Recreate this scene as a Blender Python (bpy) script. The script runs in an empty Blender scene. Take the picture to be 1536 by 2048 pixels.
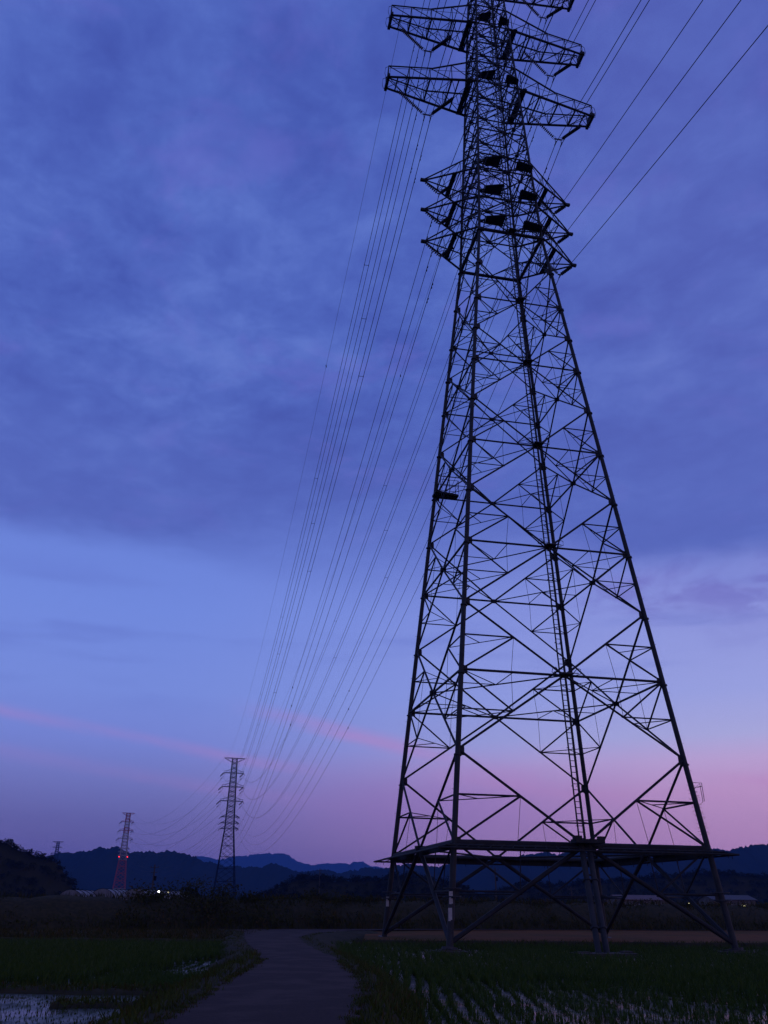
import bpy, math, random
from math import sin, cos, radians, sqrt, pi, atan2
from mathutils import Vector, Matrix
random.seed(7)
SC = bpy.context.scene
COL = SC.collection

# ------------------------------------------------------------------ camera
EYE = 2.1
F_PX, PITCH, ROLL = 1703.2, radians(24.84), radians(-0.69)
cam_d = bpy.data.cameras.new('camera'); cam = bpy.data.objects.new('camera', cam_d); COL.objects.link(cam)
cam_d.sensor_fit = 'VERTICAL'; cam_d.sensor_height = 36.0; cam_d.sensor_width = 27.0
cam_d.lens = 36.0 * F_PX / 2048.0
cam_d.clip_start = 0.1; cam_d.clip_end = 30000
_R = Vector((1, 0, 0)); _U = Vector((0, -sin(PITCH), cos(PITCH))); _F = Vector((0, cos(PITCH), sin(PITCH)))
_r = cos(ROLL) * _R - sin(ROLL) * _U; _u = sin(ROLL) * _R + cos(ROLL) * _U
cam.matrix_world = Matrix(((_r.x, _u.x, -_F.x, 0), (_r.y, _u.y, -_F.y, 0), (_r.z, _u.z, -_F.z, EYE), (0, 0, 0, 1)))
SC.camera = cam

def ray(u, v):
    X, Y = u - 768, 1024 - v
    d = _r * X + _u * Y + _F * F_PX
    return d
def at(u, v, y):
    """world point seen in the photograph at (u, v), y metres out"""
    d = ray(u, v); k = y / d.y
    return Vector((d.x * k, y, EYE + d.z * k))

# ------------------------------------------------------------------ render settings
SC.render.engine = 'CYCLES'
SC.view_settings.view_transform = 'Standard'; SC.view_settings.look = 'None'
SC.view_settings.exposure = 0.0; SC.view_settings.gamma = 1.0
SC.cycles.max_bounces = 5; SC.cycles.volume_bounces = 1
SC.cycles.diffuse_bounces = 2; SC.cycles.glossy_bounces = 2

def lin(c):
    return tuple(((x / 255) / 12.92 if x / 255 <= .04045 else ((x / 255 + .055) / 1.055) ** 2.4) for x in c) + (1.0,)

# ------------------------------------------------------------------ dusk sky
W = bpy.data.worlds.new('World'); SC.world = W; W.use_nodes = True
nt = W.node_tree; nt.nodes.clear()
class G:
    """tiny node-graph helper"""
    def __init__(s, nt): s.nt = nt
    def n(s, t, **k):
        o = s.nt.nodes.new(t)
        for a, b in k.items(): setattr(o, a, b)
        return o
    def val(s, sock, v):
        if isinstance(v, (int, float)): sock.default_value = v
        elif isinstance(v, tuple): sock.default_value = v
        else: s.nt.links.new(v, sock)
    def m(s, op, a, b=0.0, c=0.0, clamp=False):
        o = s.n('ShaderNodeMath', operation=op, use_clamp=clamp)
        s.val(o.inputs[0], a); s.val(o.inputs[1], b); s.val(o.inputs[2], c)
        return o.outputs[0]
    def mapr(s, x, a, b, c=0.0, d=1.0, smooth=True):
        o = s.n('ShaderNodeMapRange'); o.interpolation_type = 'SMOOTHSTEP' if smooth else 'LINEAR'
        s.val(o.inputs[0], x); s.val(o.inputs[1], a); s.val(o.inputs[2], b); s.val(o.inputs[3], c); s.val(o.inputs[4], d)
        return o.outputs[0]
    def mix(s, f, a, b, mode='MIX'):
        o = s.n('ShaderNodeMix', data_type='RGBA', blend_type=mode)
        s.val(o.inputs[0], f); s.val(o.inputs[6], a); s.val(o.inputs[7], b)
        return o.outputs[2]
    def noise(s, vec, scale, detail=4, rough=.5, dist=0.0):
        o = s.n('ShaderNodeTexNoise'); s.val(o.inputs['Vector'], vec)
        o.inputs['Scale'].default_value = scale; o.inputs['Detail'].default_value = detail
        o.inputs['Roughness'].default_value = rough; o.inputs['Distortion'].default_value = dist
        return o.outputs[0]
    def comb(s, x, y, z):
        o = s.n('ShaderNodeCombineXYZ'); s.val(o.inputs[0], x); s.val(o.inputs[1], y); s.val(o.inputs[2], z); return o.outputs[0]
    def ramp(s, x, stops, interp='LINEAR'):
        o = s.n('ShaderNodeValToRGB'); cr = o.color_ramp; cr.interpolation = interp
        while len(cr.elements) > 1: cr.elements.remove(cr.elements[-1])
        cr.elements[0].position = stops[0][0]; cr.elements[0].color = stops[0][1]
        for p, c in stops[1:]:
            e = cr.elements.new(p); e.color = c
        s.val(o.inputs[0], x); return o.outputs[0]

g = G(nt)
tc = g.n('ShaderNodeTexCoord')
sep = g.n('ShaderNodeSeparateXYZ'); nt.links.new(tc.outputs['Generated'], sep.inputs[0])
dx, dy, dz = sep.outputs
el = g.m('MAXIMUM', dz, 0.0)
az = g.m('ARCTAN2', dx, dy)
RHO, HTOP, HLEN = 1.15e-4, 330.0, 6500.0     # the haze box further down
SCAT = (.012, .048, .27)
def thru(c, e):
    """colour the sky needs behind the haze to show c at elevation sine e"""
    T = math.exp(-RHO * min(HTOP / max(e, .01), HLEN)); c = lin(c)
    return tuple(max(.001, (c[k] - (1 - T) * SCAT[k]) / T) for k in range(3)) + (1.0,)
def rampsky(st): return g.ramp(el, [(e, thru(c, e)) for e, c in st])
leftc = rampsky([(0.0, (80, 77, 140)), (.04, (84, 84, 150)), (.08, (92, 95, 162)), (.128, (108, 117, 189)), (.16, (112, 128, 206)),
                 (.215, (115, 137, 216)), (.30, (111, 136, 219)), (.37, (105, 130, 215)), (.5, (88, 112, 198)), (1.0, (70, 90, 180))])
rightc = rampsky([(0.0, (132, 102, 158)), (.05, (152, 118, 172)), (.087, (168, 132, 184)), (.115, (178, 141, 192)), (.145, (180, 156, 206)),
                  (.17, (164, 164, 216)), (.215, (150, 158, 221)), (.30, (138, 147, 217)), (.37, (122, 135, 212)), (.5, (96, 114, 198)), (1.0, (72, 90, 180))])
clear = g.mix(g.mapr(az, -.30, .46), leftc, rightc)
# mauve band in the middle distance
mv = g.m('MULTIPLY', g.mapr(g.m('ABSOLUTE', g.m('SUBTRACT', el, .100)), .06, 0.0), g.mapr(g.m('ABSOLUTE', g.m('SUBTRACT', az, .07)), .30, 0.0))
clear = g.mix(g.m('MULTIPLY', mv, .40), clear, lin((158, 116, 190)))
# thin pink streaks low in the sky
sv = g.comb(g.m('MULTIPLY', az, 3.0), g.m('MULTIPLY_ADD', az, 1.6, g.m('MULTIPLY', el, 16.0)), 3.7)
sn = g.noise(sv, 1.5, 5, .55, .4)
def streak(c0, c1, w, a0, a1):
    c = g.m('MULTIPLY_ADD', az, c1, c0)
    d = g.m('ABSOLUTE', g.m('SUBTRACT', g.m('ADD', el, g.m('MULTIPLY', g.m('SUBTRACT', sn, .5), .02)), c))
    b = g.mapr(d, w, 0.0)
    return g.m('MULTIPLY', b, g.m('MULTIPLY', g.mapr(az, a0, a0 + .16), g.mapr(az, a1, a1 - .16)))
st = g.m('MAXIMUM', g.m('MULTIPLY', streak(.129, -.13, .010, -.62, -.02), .60), streak(.171, -.20, .014, -.20, .16))
st = g.m('MAXIMUM', st, g.m('MULTIPLY', streak(.146, -.12, .024, .0, .34), .8))
st = g.m('MAXIMUM', st, g.m('MULTIPLY', streak(.137, -.05, .020, .22, .9), .95))
st = g.m('MAXIMUM', st, g.m('MULTIPLY', streak(.094, -.12, .013, -.55, .0), .30))
pink = g.m('MULTIPLY', st, g.mapr(sn, .30, .62))
clear = g.mix(g.m('MULTIPLY', pink, .40), clear, lin((202, 134, 196)))
# faint grey-blue veils in the clear belt
vn = g.noise(g.comb(g.m('MULTIPLY', az, 3.5), g.m('MULTIPLY', el, 24.0), 1.3), 1.0, 4, .5)
clear = g.mix(g.m('MULTIPLY', g.mapr(vn, .50, .70), g.m('MULTIPLY', g.m('MULTIPLY', g.mapr(el, .17, .24), g.mapr(el, .36, .30)), .40)), clear, lin((92, 108, 196)))
# the high cloud deck, laid out on a plane far overhead
zc = g.m('MAXIMUM', dz, .12)
px = g.m('DIVIDE', dx, zc); py = g.m('DIVIDE', dy, zc)
rx = g.m('ADD', g.m('MULTIPLY', px, .80), g.m('MULTIPLY', py, .60))
ry = g.m('SUBTRACT', g.m('MULTIPLY', py, .80), g.m('MULTIPLY', px, .60))
pv = g.comb(g.m('MULTIPLY', rx, 1.15), ry, 0.0)
n1 = g.noise(pv, 2.3, 6, .56, .2)
n2 = g.noise(pv, 8.0, 6, .62, .3)
n3 = g.noise(pv, .8, 3, .5, .2)
nn = g.m('ADD', g.m('MULTIPLY', n2, .36), g.m('ADD', g.m('MULTIPLY', n1, .42), g.m('MULTIPLY', n3, .22)))
deck = g.ramp(nn, [(.35, lin((66, 83, 169))), (.43, lin((72, 92, 179))), (.51, lin((81, 104, 190))), (.58, lin((92, 116, 200))), (.68, lin((106, 128, 209)))])
n4 = g.noise(pv, 3.6, 5, .6, .4)
deck = g.mix(g.m('MULTIPLY', g.mapr(n4, .52, .68), .38), deck, lin((104, 106, 198)))
deck = g.mix(g.m('MULTIPLY', g.mapr(az, .02, .45), .32), deck, lin((100, 106, 186)))
deck = g.mix(g.m('MULTIPLY', g.mapr(el, .60, .38), .62), deck, lin((93, 110, 193)))
edge = g.m('SUBTRACT', .368, g.m('MULTIPLY', g.mapr(az, .14, .40), .020))
edge = g.m('ADD', edge, g.m('MULTIPLY', g.m('SUBTRACT', n1, .5), .014))
edge = g.m('ADD', edge, g.m('MULTIPLY', g.m('SUBTRACT', n2, .5), .012))
soft = g.m('ADD', .017, g.m('MULTIPLY', g.mapr(g.m('ABSOLUTE', g.m('SUBTRACT', az, .02)), .30, .05), .055))
cov = g.mapr(el, g.m('SUBTRACT', edge, soft), g.m('ADD', edge, g.m('MULTIPLY', soft, 1.3)))
# torn cloud at the right, below the edge
torn = g.noise(g.comb(g.m('MULTIPLY', az, 6.0), g.m('MULTIPLY', el, 15.0), 8.1), 1.0, 6, .6, .5)
torn = g.m('MULTIPLY', g.mapr(torn, .42, .64), g.m('MULTIPLY', g.mapr(az, .16, .30), g.m('MULTIPLY', g.mapr(el, .235, .33), .62)))
torn2 = g.noise(g.comb(g.m('MULTIPLY', az, 16.0), g.m('MULTIPLY', el, 40.0), 2.2), 1.0, 6, .62, .4)
torn = g.m('MULTIPLY', torn, g.mapr(torn2, .36, .58, .25, 1.15))
sky = g.mix(torn, clear, lin((113, 110, 194)))
sky = g.mix(cov, sky, deck)
# a trace of the physical twilight sky
nish = g.n('ShaderNodeTexSky', sky_type='NISHITA'); nish.sun_disc = False
nish.sun_elevation = radians(-2.0); nish.sun_rotation = radians(40)
tw = g.mix(1.0, nish.outputs[0], (.02, .02, .02, 1), 'MULTIPLY')
sky = g.mix(1.0, sky, tw, 'ADD')
# dark land below the horizon
sky = g.mix(g.mapr(dz, -.002, -.03), sky, (.003, .004, .006, 1))
bg = g.n('ShaderNodeBackground'); nt.links.new(sky, bg.inputs[0]); bg.inputs[1].default_value = 1.0
wo = g.n('ShaderNodeOutputWorld'); nt.links.new(bg.outputs[0], wo.inputs[0])

# ------------------------------------------------------------------ materials
MAT = {}
def mat(name, c1, c2=None, scale=1.0, rough=.8, metal=0.0, detail=5, bump=0.0, spec=None, stretch=(1, 1, 1), lo=.35, hi=.65, c3=None, s3=.2, emit=None, estr=0):
    m_ = bpy.data.materials.new(name); m_.use_nodes = True
    t = m_.node_tree; b = t.nodes['Principled BSDF']; h = G(t)
    tcn = h.n('ShaderNodeTexCoord'); mp = h.n('ShaderNodeMapping')
    t.links.new(tcn.outputs['Object'], mp.inputs[0]); mp.inputs['Scale'].default_value = stretch
    nz = h.noise(mp.outputs[0], scale, detail, .6)
    c = h.mix(h.mapr(nz, lo, hi), tuple(c1) + (1,), tuple(c2 or c1) + (1,))
    if c3:
        n3 = h.noise(mp.outputs[0], s3, 4, .55)
        c = h.mix(h.mapr(n3, .45, .62), c, tuple(c3) + (1,))
    t.links.new(c, b.inputs['Base Color'])
    b.inputs['Roughness'].default_value = rough; b.inputs['Metallic'].default_value = metal
    if spec is not None: b.inputs['Specular IOR Level'].default_value = spec
    if bump:
        bn = h.n('ShaderNodeBump'); bn.inputs['Strength'].default_value = bump; bn.inputs['Distance'].default_value = .05
        t.links.new(nz, bn.inputs['Height']); t.links.new(bn.outputs[0], b.inputs['Normal'])
    if emit:
        b.inputs['Emission Color'].default_value = tuple(emit) + (1,); b.inputs['Emission Strength'].default_value = estr
    MAT[name] = m_; return m_
mat('galvanised_steel', (.013, .0115, .0105), (.028, .025, .022), 1.6, .6, 0, lo=.3, hi=.7, spec=.2)
mat('pipe_steel', (.018, .0165, .014), (.036, .032, .027), 1.4, .6, 0, lo=.3, hi=.7, spec=.25)
mat('weathered_steel', (.035, .030, .028), (.05, .045, .04), 2.0, .6, 0, spec=.3)
mat('dark_plate', (.018, .016, .014), (.03, .027, .022), 3.0, .7, spec=.2)
mat('wire_metal', (.02, .02, .02), (.03, .03, .03), 4.0, .6, 0, spec=.2)
mat('porcelain', (.025, .02, .02), (.035, .028, .025), 6.0, .4, spec=.3)
mat('concrete', (.035, .026, .018), (.06, .045, .032), 3.0, .9, bump=.4)
mat('white_plate', (.34, .30, .25), (.42, .38, .32), 5.0, .5)
mat('red_paint', (.30, .02, .01), (.36, .03, .015), 1.0, .6)
mat('white_paint', (.30, .24, .18), (.34, .28, .22), 1.0, .6)
mat('far_steel', (.008, .005, .004), (.012, .008, .006), .5, .8, 0, spec=.02)
mat('asphalt', (.038, .0205, .015), (.056, .030, .022), 14.0, .95, bump=.25, c3=(.074, .042, .031), s3=.9, spec=.14, detail=9)
mat('verge_soil', (.030, .024, .008), (.050, .034, .012), 2.5, .95, bump=.5, spec=.1)
mat('field_soil', (.13, .045, .010), (.18, .062, .015), 1.2, .95, bump=.6, spec=.06, c3=(.10, .048, .010), s3=.12)
mat('land', (.022, .018, .005), (.036, .026, .008), .05, .95, spec=.05)
mat('mountain', (.010, .012, .003), (.016, .016, .004), .012, .95, spec=.0)
mat('leaves', (.026, .026, .004), (.050, .046, .007), 1.3, .8, spec=.06)
mat('leaves_dry', (.060, .040, .008), (.080, .052, .012), 1.3, .8, spec=.06)
mat('leaves_dark', (.010, .010, .002), (.020, .018, .003), .5, .85, spec=.04)
mat('rice_green', (.030, .055, .004), (.052, .080, .007), 3.0, .6, spec=.12)
mat('grass_green', (.034, .046, .004), (.062, .070, .008), 1.5, .7, spec=.1)
mat('bark', (.05, .04, .03), (.08, .06, .05), 6.0, .9)
mat('film_roof', (.11, .09, .08), (.17, .14, .12), .8, .5)
mat('plaster', (.10, .075, .06), (.14, .11, .08), .7, .9)
mat('roof_tile', (.04, .034, .03), (.07, .05, .04), 1.5, .7)
mat('rusty_roof', (.10, .045, .03), (.14, .06, .04), .8, .7)
mat('lamp_white', (.8, .8, .8), None, emit=(1, .97, .88), estr=9)
mat('lamp_yellow', (.8, .8, .6), None, emit=(1, .92, .45), estr=7)
mat('lamp_red', (.5, .02, .02), None, emit=(1, .02, .02), estr=5)
mat('glass_dark', (.02, .02, .03), None, rough=.1)
def water_mat():
    m_ = bpy.data.materials.new('paddy_water'); m_.use_nodes = True
    t = m_.node_tree; b = t.nodes['Principled BSDF']; h = G(t)
    b.inputs['Base Color'].default_value = (.030, .024, .010, 1)
    b.inputs['IOR'].default_value = 1.14
    tcn = h.n('ShaderNodeTexCoord'); nz = h.noise(tcn.outputs['Object'], 1.6, 4, .6)
    n2 = h.noise(tcn.outputs['Object'], .45, 4, .6); t.links.new(h.mapr(n2, .35, .65, .10, .5), b.inputs['Roughness'])
    bn = h.n('ShaderNodeBump'); bn.inputs['Strength'].default_value = .05; bn.inputs['Distance'].default_value = .03
    t.links.new(nz, bn.inputs['Height']); t.links.new(bn.outputs[0], b.inputs['Normal'])
    MAT['paddy_water'] = m_
water_mat()

# ------------------------------------------------------------------ mesh builder
class MB:
    def __init__(s): s.v = []; s.f = []; s.mi = []
    def tube(s, p, q, r, r2=None, n=6, mi=0, caps=True):
        p, q = Vector(p), Vector(q); r2 = r if r2 is None else r2
        d = q - p
        if d.length < 1e-6: return
        d.normalize(); up = Vector((0, 0, 1)) if abs(d.z) < .95 else Vector((1, 0, 0))
        a = d.cross(up).normalized(); b = d.cross(a)
        o = len(s.v)
        for k in range(n):
            t = 2 * pi * (k + .5) / n; w = a * cos(t) + b * sin(t)
            s.v.append(p + w * r); s.v.append(q + w * r2)
        for k in range(n):
            i, j = o + 2 * k, o + 2 * ((k + 1) % n)
            s.f.append((i, j, j + 1, i + 1)); s.mi.append(mi)
        if caps:
            s.f.append(tuple(o + 2 * k for k in reversed(range(n)))); s.mi.append(mi)
            s.f.append(tuple(o + 2 * k + 1 for k in range(n))); s.mi.append(mi)
    def poly(s, pts, r, n=5, mi=0):
        """continuous tube along a polyline"""
        pts = [Vector(p) for p in pts]; o = len(s.v)
        for i, p in enumerate(pts):
            d = (pts[min(i + 1, len(pts) - 1)] - pts[max(i - 1, 0)]).normalized()
            up = Vector((0, 0, 1)) if abs(d.z) < .95 else Vector((1, 0, 0))
            a = d.cross(up).normalized(); b = d.cross(a)
            for k in range(n):
                t = 2 * pi * k / n; s.v.append(p + (a * cos(t) + b * sin(t)) * r)
        for i in range(len(pts) - 1):
            for k in range(n):
                k2 = (k + 1) % n
                s.f.append((o + i * n + k, o + i * n + k2, o + (i + 1) * n + k2, o + (i + 1) * n + k)); s.mi.append(mi)
        s.f.append(tuple(o + k for k in reversed(range(n)))); s.mi.append(mi)
        e = o + (len(pts) - 1) * n
        s.f.append(tuple(e + k for k in range(n))); s.mi.append(mi)
    def ring(s, c, r, t, ax='z', n=14, mi=0, a0=0, a1=2 * pi):
        pts = []
        for k in range(n + 1):
            a = a0 + (a1 - a0) * k / n
            o = {'z': (cos(a), sin(a), 0), 'x': (0, cos(a), sin(a)), 'y': (cos(a), 0, sin(a))}[ax]
            pts.append(Vector(c) + Vector(o) * r)
        s.poly(pts, t, 5, mi)
    def box(s, c, size, mi=0, rot=None):
        c = Vector(c); hx, hy, hz = size[0] / 2, size[1] / 2, size[2] / 2; o = len(s.v)
        for x in (-hx, hx):
            for y in (-hy, hy):
                for z in (-hz, hz):
                    p = Vector((x, y, z))
                    s.v.append(c + (rot @ p if rot else p))
        for q in ((0, 1, 3, 2), (4, 6, 7, 5), (0, 4, 5, 1), (2, 3, 7, 6), (0, 2, 6, 4), (1, 5, 7, 3)):
            s.f.append(tuple(o + i for i in q)); s.mi.append(mi)
    def slab(s, pts, t, mi=0):
        """flat polygon plate given its top outline, t thick"""
        o = len(s.v); n = len(pts)
        for p in pts: s.v.append(Vector(p))
        for p in pts: s.v.append(Vector(p) - Vector((0, 0, t)))
        s.f.append(tuple(range(o, o + n))); s.mi.append(mi)
        s.f.append(tuple(o + n + k for k in reversed(range(n)))); s.mi.append(mi)
        for k in range(n):
            k2 = (k + 1) % n; s.f.append((o + k, o + n + k, o + n + k2, o + k2)); s.mi.append(mi)
    def face(s, pts, mi=0):
        o = len(s.v); s.v += [Vector(p) for p in pts]; s.f.append(tuple(range(o, o + len(pts)))); s.mi.append(mi)
    def build(s, name, mats, parent=None, smooth=False):
        me = bpy.data.meshes.new(name)
        me.from_pydata([tuple(v) for v in s.v], [], s.f)
        for m_ in (mats if isinstance(mats, (list, tuple)) else [mats]): me.materials.append(MAT[m_])
        me.polygons.foreach_set('material_index', s.mi)
        if smooth: me.polygons.foreach_set('use_smooth', [True] * len(s.f))
        me.update()
        o = bpy.data.objects.new(name, me); COL.objects.link(o)
        if parent: o.parent = parent
        return o
def tag(o, label=None, cat=None, group=None, kind=None):
    for k, v in (('label', label), ('category', cat), ('group', group), ('kind', kind)):
        if v: o[k] = v
    return o
def thing(name, loc, label, cat, rz=0, group=None):
    o = bpy.data.objects.new(name, None); COL.objects.link(o); o.location = loc; o.rotation_euler = (0, 0, rz)
    o.empty_display_size = .5
    return tag(o, label, cat, group)
def copy_thing(root):
    c = root.copy(); COL.objects.link(c)
    for ch in list(root.children):
        d = ch.copy(); COL.objects.link(d); d.parent = c
        for gch in list(ch.children):
            e = gch.copy(); COL.objects.link(e); e.parent = d
    return c
lerp = lambda a, b, t: a + (b - a) * t

# ------------------------------------------------------------------ the land
GB = (-5000, 5000, -300, 6800)
def grid(name, x0, x1, y0, y1, nx, ny, zf, m_, kind='structure'):
    b = MB()
    for j in range(ny + 1):
        for i in range(nx + 1):
            x = lerp(x0, x1, i / nx); y = lerp(y0, y1, j / ny); b.v.append(Vector((x, y, zf(x, y))))
    for j in range(ny):
        for i in range(nx):
            k = j * (nx + 1) + i; b.f.append((k, k + 1, k + nx + 2, k + nx + 1)); b.mi.append(0)
    return tag(b.build(name, m_, smooth=True), kind=kind)
grid('ground', GB[0], GB[1], GB[2], GB[3], 8, 8, lambda x, y: -.30, 'land')

# road centreline edges (left x, right x) along y
ROADL = [(-25, -3.3), (0, -3.4), (15.4, -3.6), (24, -3.9), (33.5, -4.1), (39, -4.9), (44.4, -6.0), (52, -7.3), (60.6, -8.6), (68, -9.6), (73, -11.5)]
ROADR = [(-25, .6), (0, .3), (15.7, -.35), (22.4, -.2), (26.3, -.45), (34.7, -1.4), (41, -2.6), (48.1, -3.7), (58, -4.9), (66, -4.6), (73, -2.0)]
def interp(tab, y):
    if y <= tab[0][0]: return tab[0][1]
    for (a, x), (b, x2) in zip(tab, tab[1:]):
        if y <= b: return lerp(x, x2, (y - a) / (b - a))
    return tab[-1][1]
def wob(y, s, a=.05): return a * (sin(y * 1.7 + s) + .6 * sin(y * 4.3 + 2 * s) + .4 * sin(y * 9.1 + s * 3))
ROADZ = .35
def strip(name, rows, m_, kind='structure'):
    """rows: list of lists of points, quads between"""
    b = MB(); n = len(rows[0])
    for r_ in rows: b.v += [Vector(p) for p in r_]
    for j in range(len(rows) - 1):
        for i in range(n - 1):
            k = j * n + i; b.f.append((k, k + 1, k + n + 1, k + n)); b.mi.append(0)
    return tag(b.build(name, m_, smooth=True), kind=kind)
ys = [-25 + i * .5 for i in range(int((73 + 25) / .5) + 1)]
rows = []
for y in ys:
    l, r_ = interp(ROADL, y) + wob(y, 1), interp(ROADR, y) + wob(y, 2, .05)
    rows.append([(lerp(l, r_, t), y, ROADZ + .03 * (1 - (2 * t - 1) ** 2)) for t in (0, .15, .5, .85, 1)])
strip('road', rows, 'asphalt')
# lane along the foot of the bank
bank = lambda x: 81.0 + .47 * x if x < 5 else 83.35 + .36 * (x - 5)     # foot line of the bank
rows = []
for i in range(80):
    x = -10 + i * 1.2
    yb = bank(x)
    w_ = 3.4 * min(1, max(.02, (x + 10) / 4)) if x < 0 else max(1.2, 3.4 - .15 * x)
    rows.append([(x, yb - w_ - (4.2 if -14 < x < 1 else 0) * max(0, 1 - abs(x + 6.5) / 7.5), ROADZ - .012), (x, yb - .2, ROADZ - .012)])
strip('bank_lane', rows, 'asphalt')
# verges: crown at the road edge, slope down into the paddies
def verge(name, tab, side, wfun):
    rows = []
    for y in ys:
        e = interp(tab, y); w_ = wfun(y)
        rows.append([(e - side * .5, y, ROADZ - .05), (e + side * .0, y, ROADZ - .02 + .02 * sin(y * 3)), (e + side * w_ * .45, y, ROADZ + .02 + .03 * sin(y * 2.1)), (e + side * w_, y, -.06 + .03 * sin(y * 5)), (e + side * (w_ + .5), y, -.28)])
    strip(name, rows, 'verge_soil')
verge('verge', ROADL, -1, lambda y: 1.25 + .25 * sin(y * .9) + (.5 if y > 35 else 0))
verge('verge', ROADR, 1, lambda y: .85 + .2 * sin(y * .8) + (min(2.2, (y - 40) * .16) if y > 40 else 0))
# paddies: sheets of shallow water between low ridges
strip('paddy_water', [[(-70, y, -.05), (interp(ROADL, y) - 1.1, y, -.05)] for y in range(-25, 73, 2)], 'paddy_water')
strip('paddy_water', [[(interp(ROADR, y) + .75, y, -.05), (90, y, -.05)] for y in range(-25, 69, 2)], 'paddy_water')
def berm(x0, y0, x1, y1, w_, h_):
    rows = []; n = 90; d = Vector((x1 - x0, y1 - y0, 0)); p = Vector((-d.y, d.x, 0)).normalized()
    for i in range(n + 1):
        c = Vector((x0, y0, 0)) + d * (i / n); q = w_ * (1 + .18 * sin(i * .9) + .15 * sin(i * 2.3))
        rows.append([c - p * q + Vector((0, 0, -.12)), c - p * q * .4 + Vector((0, 0, h_)), c + p * q * .4 + Vector((0, 0, h_ + .02 * sin(i))), c + p * q + Vector((0, 0, -.12))])
    strip('field_ridge', rows, 'verge_soil')
berm(-60, 26.8, -4.6, 25.6, .8, .06)
berm(-7.4, 22.3, -4.3, 22.8, .6, .03)
berm(-70, 47, -8.2, 54.5, .8, .28)
berm(-1.5, 56.6, 80, 66.5, .8, .26)
# left far strip of dry field and right ploughed field
strip('dry_field', [[(x, 47.2 + (x + 70) * .119, .10), (x, lerp(47.2 + (x + 70) * .119, bank(x), .5), .2 + .05 * sin(x)), (x, bank(x) - .2, .28)] for x in range(-70, -9, 2)], 'verge_soil')
strip('ploughed_field', [[(x, 57.2 + .12 * x, .12), (x, lerp(57.2 + .12 * x, bank(x), .35), .22), (x, lerp(57.2 + .12 * x, bank(x), .7), .2), (x, bank(x) - .1, .3)] for x in [-1.0 + 2 * i for i in range(50)]], 'field_soil')
# the grassy bank behind
rows = []
for i in range(161):
    x = -75 + i * 1.25; y = bank(x); q = .3 * sin(x * .7) + .2 * sin(x * 1.9)
    rows.append([(x, y - .3, .1), (x, y + 1.2, .9 + q * .3), (x, y + 3.5, 2.1 + q * .4), (x, y + 5.5, 2.5 + q * .4), (x, y + 9, 2.3), (x, y + 16, -.4)])
strip('bank', rows, 'verge_soil')

# ------------------------------------------------------------------ foliage
def rnd_dir():
    z = random.uniform(-1, 1); t = random.uniform(0, 2 * pi); r_ = sqrt(1 - z * z); return Vector((r_ * cos(t), r_ * sin(t), z))
def clump(b, c, rx, rz, n, leaf, mi=0):
    c = Vector(c)
    for _ in range(n):
        d = rnd_dir(); k = random.uniform(.35, 1.05)
        p = c + Vector((d.x * rx * k, d.y * rx * k, d.z * rz * k))
        a = rnd_dir(); e = a.cross(rnd_dir()).normalized(); s_ = leaf * random.uniform(.5, 1.2)
        b.face([p - a * s_, p + e * s_ * .55, p + a * s_, p - e * s_ * .55], mi)
def blades(b, x, y, z, n, h, w_, spread, mi=0, lean=.35):
    for _ in range(n):
        t = random.uniform(0, 2 * pi); hh = h * random.uniform(.6, 1.15)
        bx, by = x + random.gauss(0, spread), y + random.gauss(0, spread)
        lx, ly = cos(t) * lean * hh * random.random(), sin(t) * lean * hh * random.random()
        s_, c_ = sin(t + 1.3) * w_, cos(t + 1.3) * w_
        b.face([(bx - c_, by - s_, z), (bx + c_, by + s_, z), (bx + lx * .5 + c_ * .6, by + ly * .5 + s_ * .6, z + hh * .6), (bx + lx * 1.3, by + ly * 1.3, z + hh)], mi)
# bushes and tall weeds all along the bank: one mass
b = MB()
for i in range(1500):
    x = random.uniform(-62, 90); s = random.random(); y = bank(x) + 6.5 * s ** .8
    zb = lerp(.3, 2.4 if x > -20 else 1.9, min(1, s * 1.25))
    big = -20 < x < -3 and random.random() < .62
    r_ = random.uniform(.7, 1.5) if big else random.uniform(.35, .85)
    hump = .55 * sin(x * .33) + .35 * sin(x * .81 + 1)
    dry = 1 if random.random() < (.10 if x < 0 else .3) else 0
    clump(b, (x, y, zb + r_ * .35 + (max(0, hump) * .7 if big else 0)), r_, r_ * (.8 if big else .6), 84 if big else 40, .115 if big else .10, dry)
for i in range(9000):
    x = random.uniform(-62, 90); s = random.random(); y = bank(x) - .5 + 7.5 * s
    blades(b, x, y, lerp(.1, 2.4, min(1, s * 1.1)), 3, random.uniform(.4, .9) * (1 if x > -20 else .7), .035, .2, 1 if random.random() < (.12 if x < -6 else .35) else 0, .5)
tag(b.build('bank_bushes', ['leaves', 'leaves_dry']), 'dark tangle of bushes and tall weeds covering the bank behind the fields', 'bushes', kind='stuff')
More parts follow.
